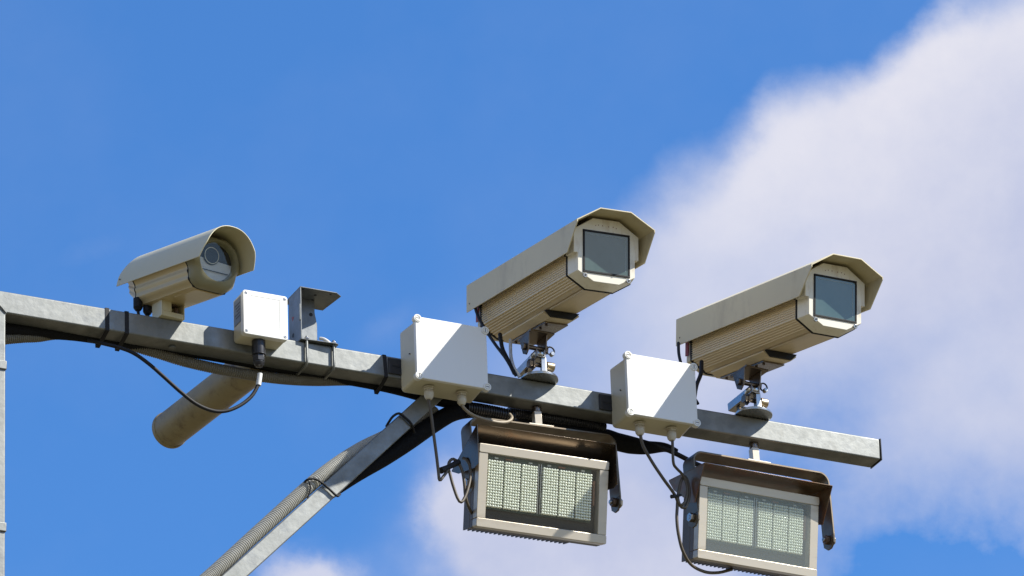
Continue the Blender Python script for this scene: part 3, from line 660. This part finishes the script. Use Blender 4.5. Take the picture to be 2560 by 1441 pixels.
# ------------------------------------------------------------------ ochre tube behind the arm
tb = empty('ochre_tube', (-.37, .10, -.03)); tag(tb, 'mould-stained ochre tube with a capped end, sticking out behind the arm', 'tube')
A_, B_ = Vector((-.355, .075, -.030)), Vector((-.408, .553, -.030))
k = MB(); k.cyl(A_, B_, .0485, 48); o = k.build('barrel', 'tube', tb, bevel=0); o.location = -tb.location
dd = (B_-A_).normalized()
k = MB(); k.cyl(B_+dd*.0003, B_+dd*.016, .0505, 48); o = k.build('end_cap', 'tube', tb, bevel=.003); o.location = -tb.location

# ------------------------------------------------------------------ floodlights
VS = [(0, 0), (.1655, 0), (.166, -.004), (.144, -.035), (.074, -.088), (.052, -.0945)]
def make_lamp(vis_pose, pane, vmat):
    root = empty('floodlight', (0, 0, 0))
    Wf, Hf, wa, ha = .1903, .1086, .1642, .0852
    fr = MB(); fr.prism_y(rrect(-Wf, Wf, ha, Hf, .004, 3), 0, .022); fr.prism_y(rrect(-Wf, Wf, -Hf, -ha, .004, 3), 0, .022)
    fr.box(-Wf+.0005, -wa, .0012, .022, -ha+.0003, ha-.0003); fr.box(wa, Wf-.0005, .0012, .022, -ha+.0003, ha-.0003)
    fo = fr.build('frame', 'frame', root, bevel=.0012)
    bd = MB(); bd.box(-Wf+.001, Wf-.001, .0225, .046, -Hf+.001, Hf-.001)
    # open tray: back and walls
    bd2 = MB(); bd2.box(-Wf+.001, Wf-.001, .040, .050, -Hf+.001, Hf-.001)
    for a0, a1, c0, c1 in ((-Wf+.001, Wf-.001, ha+.002, Hf-.001), (-Wf+.001, Wf-.001, -Hf+.001, -ha-.002)): bd2.box(a0, a1, .0225, .0398, c0, c1)
    for a0, a1 in ((-Wf+.001, -wa-.002), (wa+.002, Wf-.001)): bd2.box(a0, a1, .0225, .0398, -ha-.0018, ha+.0018)
    body = bd2.build('housing', 'lampbody', root, bevel=.001)
    x = -Wf+.003; fi = MB()
    while x < .105:
        fi.prism_x([(.0502, -Hf+.001), (.0502, Hf-.010), (.078, Hf-.030), (.078, -Hf+.001)], x, x+.0032); x += .0127
    fi.build('cooling_fins', 'lampbody', body, bevel=0)
    # circuit board, panels of diodes
    cell = MB(); cell.box(-wa-.0015, wa+.0015, .0235, .0395, -ha-.0015, ha+.0015); cell.build('black_backing', 'cell', root, bevel=0)
    bo2 = MB(); bo2.box(-wa+.0, wa-.018, .0150, .0200, -.0555, ha-.001); board = bo2.build('circuit_board', 'board', root, bevel=0)
    PW = .0462; x0 = -wa+.0035; xs_ = []
    for i in range(6): xs_.append(x0 + i*(PW+.0036) + (.011 if i > 2 else 0))
    for i, xp in enumerate(xs_):
        pn = MB(); pn.box(xp, xp+PW, .0125, .0147, -.0535, .0725)
        pn.cur = 1
        cols, rows = 6, 17
        for a in range(cols):
            for c in range(rows):
                cx = xp+PW*(a+.5)/cols+random.uniform(-.0003, .0003); cz = -.0525+.1235*(c+.5)/rows+random.uniform(-.0003, .0003); rr = .0035; ang = (c % 2)*.0
                rg = []
                for r_, yy in ((1.0, .0124), (1.0, .0074), (.80, .0052), (.40, .0042)):
                    rg.append([(cx+rr*r_*math.cos(math.pi*j/4), yy, cz+rr*r_*math.sin(math.pi*j/4)) for j in range(8)])
                pn.loft(rg)
        pn.build('diode_panel', 'board', root, bevel=0, smooth=80, extra=('led',))
    rods = MB()
    xm = (xs_[2]+PW+xs_[3])/2
    rods.box(xm-.0046, xm-.0024, .0085, .0146, -.0535, .078); rods.box(xm+.0024, xm+.0046, .0085, .0146, -.0535, .078); rods.build('centre_rail', 'steel', board, bevel=.0004)
    for xx, zz, w_, mt in ((xs_[0]+.022, .0775, .010, 'chip'), (xs_[1]+.004, .0775, .020, 'copper'), (xs_[2]+.022, .0770, .010, 'chip'), (xs_[3]+.016, .0775, .010, 'chip'), (xs_[4]-.002, .0775, .020, 'copper'), (xs_[5]+.016, .0770, .010, 'chip')):
        c_ = MB(); c_.box(xx, xx+w_, .0115, .0148, zz-.002, zz+.002); c_.build('component', mt, board, bevel=0)
    c_ = MB(); c_.box(wa-.012, wa-.007, .0120, .0230, -.01, .055); c_.build('component', 'copper', board, bevel=0)
    gp = MB(); gp.box(-wa+.0003, wa-.0003, .0008, .0028, -ha+.0003, ha-.0003); gp.build('glass_pane', pane, root, bevel=0)
    # visor
    vr = empty('visor', (0, 0, 0)); vr.parent = root; vr.location = vis_pose[0]; vr.rotation_euler = vis_pose[1]
    tv = .0018; WV = .2045
    v_ = MB(); v_.box(-WV+.0002, WV-.0002, 0, .1655, -tv, 0); v_.build('top_plate', vmat, vr, bevel=.0004)
    for s1 in (-1, 1):
        v_ = MB(); xa = -WV if s1 < 0 else WV-tv; pz = [(y, z-tv-.0003 if i < 2 else z) for i, (y, z) in enumerate(VS)]
        v_.prism_x(pz, xa, xa+tv); v_.build('side_plate', vmat, vr, bevel=.0004)
    return root
def lamp_hanger(root, hang, yaw, cx, drop, half):
    """U strap hung on a stub under the arm; hung vertically, its own part of the floodlight"""
    W = Matrix.Translation(root.location) @ root.rotation_euler.to_matrix().to_4x4()
    hg = empty('hanger', (0, 0, 0)); hg.parent = root
    T_ = W.inverted() @ (Matrix.Translation(hang) @ Matrix.Rotation(yaw, 4, 'Z') @ Matrix.Rotation(-.045, 4, 'Y'))
    hg.location = T_.to_translation(); hg.rotation_euler = T_.to_euler()
    t_ = .005; rr = .030; hw = .026; Z0 = 0
    def arc(r_): return [(-half+rr-r_*math.cos(R(a)), -rr+r_*math.sin(R(a))) for a in range(0, 91, 10)]
    outp = [(-half, -drop)] + arc(rr); outp += [(-x, z) for x, z in outp[::-1]]
    inp = [(-half+t_, -drop)] + arc(rr-t_); inp += [(-x, z) for x, z in inp[::-1]]
    n_ = len(outp); vs_ = []; 
    for yy in (-hw, hw):
        for pl_ in (outp, inp): vs_ += [(x, yy, z) for x, z in pl_]
    fs_ = []
    for i in range(n_-1):
        fs_ += [(i, i+1, n_+i+1, n_+i), (2*n_+i, 3*n_+i, 3*n_+i+1, 2*n_+i+1), (i, 2*n_+i, 2*n_+i+1, i+1), (n_+i, n_+i+1, 3*n_+i+1, 3*n_+i)]
    fs_ += [(0, n_, 3*n_, 2*n_), (n_-1, 2*n_+n_-1, 4*n_-1, 2*n_-1)]
    k = MB(); k.add(vs_, fs_)
    for s1 in (-1, 1):
        xa, xb = (-half, -half+t_) if s1 < 0 else (half-t_, half)
        k.prism_x([(-hw, -drop-.0003), (hw, -drop-.0003), (hw*.9, -drop-.022), (hw*.3, -drop-.034), (-hw*.3, -drop-.034), (-hw*.9, -drop-.022)], xa, xb)
    k.build('strap', 'strap', hg, bevel=.0008)
    for s1 in (-1, 1):
        k = MB(); zc = -drop-.008; X1 = s1*half
        k.cyl((X1+s1*.013, 0, zc), (X1-s1*.022, 0, zc), .0055, 14); k.hexa((X1+s1*.0005, 0, zc), (X1+s1*.012, 0, zc), .0125)
        k.build('pivot_bolt', 'bolt', hg, bevel=.0006)
        k = MB(); k.hexa((X1-s1*.0055, 0, zc), (X1-s1*.016, 0, zc), .0125); k.build('nut', 'rustbolt', hg, bevel=.0006)
    k = MB(); k.box(-.036, .036, -.020, .020, .0005, .0055); k.build('washer_plate', 'frame', hg, bevel=.0008)
    k = MB(); k.prism_z([(-.013, -.010), (.006, -.013), (.011, .002), (.006, .012), (-.010, .012)], .0058, .045); k.build('stub', 'frame', hg, bevel=.0008)
    k = MB(); k.cyl((0, 0, .0452), (0, 0, .0610), .0125, 24); k.build('collar', 'steelrust', hg, bevel=.001)
LP = [((.3896, -.0097, -.3238), (.0653, .237, -.0454)), ((1.0227, .0097, -.3107), (.1426, .218, -.0541))]
VIS = [((0, -.0065, .1555), (-.669, 0, 0)), ((0, -.0385, .1365), (-.128, 0, 0))]
lamps = []
for i, (lab, pane) in enumerate((('left floodlight with a dark tilted visor, hanging under the middle camera', 'pane'),
                                 ('right floodlight with a rust-stained visor, hanging under the end of the arm', 'pane_dusty'))):
    lm = make_lamp(VIS[i], pane, ('visor', 'visor_rust')[i]); lm.location = LP[i][0]; lm.rotation_euler = pose_rot(*LP[i][1])
    tag(lm, lab, 'floodlight', 'floodlights hanging under the arm'); lamps.append(lm)
lamp_hanger(lamps[0], (.402, .030, -.1215), .03, 0, .173, .214)
lamp_hanger(lamps[1], (1.034, .030, -.1215), .10, 0, .175, .214)

# ------------------------------------------------------------------ hoses, cables and ties
def line(name, m_, pts, r, label, cat, ribs=None, n=10, group=None, step=None):
    k = MB(); k.tube(pts, r, n, ribs, step); o = k.build(name, m_, None, bevel=0, smooth=(20 if ribs else 60), origin=base(k))
    return tag(o, label, cat, group)
HE = at(430, 1512, .018)
line('corrugated_hose', 'hose', [HE-Vector((.69, 0, .724))*.58, HE-Vector((.69, 0, .724))*.3] + path((430, 1512, .018), (509, 1455, .018), (640, 1336, .018), (768, 1220, .018), (832, 1168, .024), (900, 1124, .04), (965, 1092, .062), (1030, 1058, .075), (1090, 1030, .075)), .0185,
     'grey corrugated hose strapped along the upper side of the diagonal brace', 'hose', ribs=(.0056, .0030), n=22)
line('corrugated_hose', 'hose_dark', path((-60, 866), (0, 850), (55, 844), (95, 842), (140, 836), (220, 836), (290, 851), (345, 869), (400, 885), (458, 903), (550, 924), (641, 940), (720, 949), (790, 952), (860, 951), (930, 953), (1000, 968), y=.072), .0145,
     'grey corrugated hose sagging under the left half of the arm', 'hose', ribs=(.0056, .0022), n=18)
line('black_sleeve', 'sleeve', path((-60, 832), (14, 825), (100, 831), (180, 838), (250, 849), (300, 859), (400, 873), (520, 893), (640, 914), (760, 936), (860, 950), (940, 962), (1005, 976), (1080, 996), (1150, 1010), y=.066), [.018, .018, .015, .012, .010, .009, .009, .009, .011, .015, .016, .018],
     'black cable bundle running under the arm from the post to the middle box', 'cable', n=14)
line('black_hose', 'sleeve', path((800, 1262, .055), (850, 1222, .055), (900, 1185, .055), (960, 1147, .055), (1020, 1106, .055), (1080, 1063, .06), (1130, 1034, .065), (1180, 1026, .068), (1230, 1033, .07)), [.006, .012, .017, .020, .022, .023, .023, .021, .019],
     'thick black hose on the lower side of the brace, bending under the middle box', 'hose', n=20)
line('black_hose', 'blackgloss', path((1165, 1022, .055), (1215, 1030, .055), (1250, 1037, .055), (1283, 1045, .055)), .0195,
     'short black corrugated hose end with shiny ribs above the left floodlight', 'hose', ribs=(.0068, .0024), n=20)
line('black_hose', 'blackgloss', path((1270, 1032, .07), (1330, 1040, .07), (1400, 1050, .07), (1460, 1060, .07), (1512, 1070, .07)), .0145,
     'black corrugated hose under the arm between the two white boxes', 'hose', ribs=(.0062, .002), n=18)
line('black_sleeve', 'sleeve', path((1290, 1052), (1380, 1066), (1450, 1080), (1510, 1094), (1560, 1110), (1610, 1119), (1660, 1119), (1692, 1130), y=.085), [.014, .014, .014, .018, .024, .023, .016, .008],
     'flared black sleeve behind the second white box, above the gap between the floodlights', 'cable', n=18)
line('black_cable', 'black', path((1330, 1046), (1420, 1062), (1500, 1078), (1590, 1100), (1670, 1126), (1740, 1160), (1800, 1185), y=.075), .0065,
     'thick black cable running down behind the right floodlight', 'cable')
line('black_cable', 'black', path((220, 850, .05), (260, 860, .02), (300, 870, .0), (335, 884, -.01), (372, 910, -.02), (410, 943, -.03), (450, 979, -.034), (490, 1010, -.036), (530, 1027, -.036), (565, 1028, -.036), (600, 1014, -.036), (628, 992, -.036), (643, 968, -.036), (647, 955, -.036)), .0048,
     'thin black cable looping below the arm to the small white box', 'cable')
k = MB(); k.tube([at(646, 964, -.036), at(650, 935, -.036)], .0068, 14); o = k.build('cable_ferrule', 'cable_white', None, bevel=0, origin=base(k)); tag(o, 'short white sleeve on the cable under the small box black gland', 'cable sleeve')
GL = -.052
line('beige_cable', 'cable_grey', path((1071, 998, GL), (1077, 1030, -.05), (1084, 1085, -.045), (1091, 1138, -.04), (1096, 1180, -.035), (1099, 1201, -.033), (1108, 1192, -.03), (1119, 1176, -.025), (1123, 1156, -.018), (1133, 1148, -.015), (1146, 1158, -.012), (1156, 1180, -.012), (1161, 1210, -.012), (1163, 1236, -.008), (1168, 1258, 0), (1177, 1279, .02), (1186, 1296, .05)), .0040,
     'grey-brown cable dropping from the middle box left gland to the left floodlight', 'cable')
line('beige_cable', 'cable_grey', path((1119, 1168, -.02), (1124, 1182, -.02), (1132, 1212, -.02), (1144, 1246, -.02), (1153, 1256, -.02), (1162, 1244, -.018), (1170, 1222, -.016), (1176, 1191, -.012), (1174, 1164, -.01), (1165, 1149, .0), (1158, 1146, .01)), .0040,
     'grey-brown cable loop hanging at the left bolt of the left floodlight', 'cable')
line('black_tie', 'black', path((1102, 1177, -.03), (1122, 1168, -.022), (1146, 1156, -.010)), [.009, .0068, .0085], 'fat black taped knot holding the cable loop to the left floodlight bracket', 'cable tie')
line('beige_cable', 'cable_beige', path((1155, 1012, GL), (1160, 1021, -.05), (1182, 1038, -.045), (1220, 1051, -.03), (1252, 1057, -.02), (1272, 1054, -.01), (1280, 1045, .0), (1274, 1036, .015)), .0042,
     'beige cable curling from the middle box right gland to the black hose end', 'cable')
line('beige_cable', 'cable_grey', path((1600, 1084, GL), (1608, 1115, -.05), (1630, 1155, -.045), (1658, 1197, -.04), (1686, 1236, -.03), (1698, 1262, -.022), (1712, 1270, -.02), (1722, 1245, -.018), (1722, 1215, -.016), (1712, 1192, -.016), (1702, 1205, -.018), (1695, 1240, -.02), (1693, 1270, -.02), (1692, 1298, -.02), (1696, 1335, -.015), (1707, 1378, -.005), (1728, 1412, .02), (1762, 1430, .05), (1796, 1432, .07), (1830, 1424, .08)), .0042,
     'grey-brown cable slanting from the second box and sagging under the right floodlight', 'cable')
line('beige_cable', 'cable_grey', path((1681, 1098, GL), (1682, 1130, -.05), (1684, 1160, -.045), (1693, 1173, -.035), (1708, 1190, -.025), (1718, 1222, -.024), (1712, 1256, -.024), (1700, 1262, -.024), (1693, 1240, -.024)), .0038,
     'short grey-brown cable dropping from the second box right gland to the right floodlight', 'cable')
line('black_tie', 'black', path((1678, 1242, -.036), (1690, 1241, -.034), (1702, 1238, -.030)), [.0055, .0035, .0035], 'tiny black tie pinching the cable loops beside the right floodlight', 'cable tie')
line('black_cable', 'black', path((1187, 768, .19), (1198, 797, .16), (1221, 836, .11), (1240, 864, .07), (1262, 893, .04), (1276, 916, .02), (1290, 940, .012)), .0042, 'thin black cable from the rear of the middle camera to the arm', 'cable')
line('black_cable', 'black', path((1250, 836, .12), (1256, 871, .08), (1270, 901, .045), (1286, 934, .018)), .0055, 'thicker black cable joining the thin one behind the middle camera', 'cable')
line('white_cable', 'cable_white', path((1276, 850, .10), (1277, 888, .06), (1283, 915, .03), (1292, 932, .02), (1299, 943, .016)), .0045, 'white cable dropping from the middle camera beside the black ones', 'cable')
line('black_cable', 'black', path((1696, 858, .20), (1697, 884, .17), (1702, 908, .14), (1712, 945, .10), (1730, 985, .05), (1745, 1010, .03)), .0042, 'thin black cable hanging from the rear of the end camera behind the second box', 'cable')
line('black_cable', 'black', path((1754, 905, .14), (1752, 935, .10), (1741, 965, .06), (1735, 1000, .03)), .0058, 'curved black cable between the second box and the end camera', 'cable')
# ties round the arm
def arm_tie(x, lean, w, label, grp):
    k = MB(); t_ = .0016
    loopo = [(-.0012, .0012), (S+.0012, .0012), (S+.0012+.010, -.045), (S+.008, -S-.020), (.034, -S-.012), (-.0012, -S-.0012)]
    loopi = [(-.0004, .0004), (S+.0004, .0004), (S+.0004+.011, -.045), (S+.007, -S-.018), (.034, -S-.010), (-.0004, -S-.0004)]
    rg = [[(x+lean*(-z)/.06, y, z) for y, z in loopo], [(x+w+lean*(-z)/.06, y, z) for y, z in loopo], [(x+w+lean*(-z)/.06, y, z) for y, z in loopi], [(x+lean*(-z)/.06, y, z) for y, z in loopi]]
    vs_ = [p_ for r_ in rg for p_ in r_]; n_ = 6; fs_ = []
    for a in range(4):
        for i in range(n_):
            j = (i+1) % n_; b_ = (a+1) % 4; fs_.append((a*n_+i, a*n_+j, b_*n_+j, b_*n_+i))
    k.add(vs_, fs_); o = k.build('cable_tie', 'black', None, bevel=.0004, origin=base(k)); return tag(o, label, 'cable tie', grp)
arm_tie(at(263, 800, 0).x, .0, .011, 'black tie round the sunlit arm, leftmost of all the ties', 'black ties round the arm')
arm_tie(at(312, 810, 0).x, .0, .011, 'black tie round the shaded arm, just below the rounded camera tail', 'black ties round the arm')
arm_tie(at(957, 920, 0).x, .004, .010, 'black tie round the arm just left of the middle white box', 'black ties round the arm')
line('cable_tie', 'black', path((760, 1208, .012), (768, 1200, -.004), (784, 1197, -.006), (800, 1204, -.004), (822, 1222, -.002), (842, 1240, .0), (850, 1236, .02)), .0032, 'black tie strapping the grey hose to the diagonal brace', 'cable tie', n=8)
line('cable_tie', 'black', path((773, 1204, -.006), (776, 1222, -.004), (769, 1246, .0)), .0024, 'loose tail of the tie hanging over the grey hose', 'cable tie', n=8)
line('cable_tie', 'black', path((966, 1066, .03), (972, 1056, .01), (982, 1042, -.004), (997, 1034, -.006), (1012, 1044, -.002), (1028, 1060, -.002), (1036, 1082, .02)), .0034, 'black tie arching over the top of the diagonal brace', 'cable tie', n=8)

# ------------------------------------------------------------------ lift everything to its height above the ground
for o in TOP: o.location.z += ZG
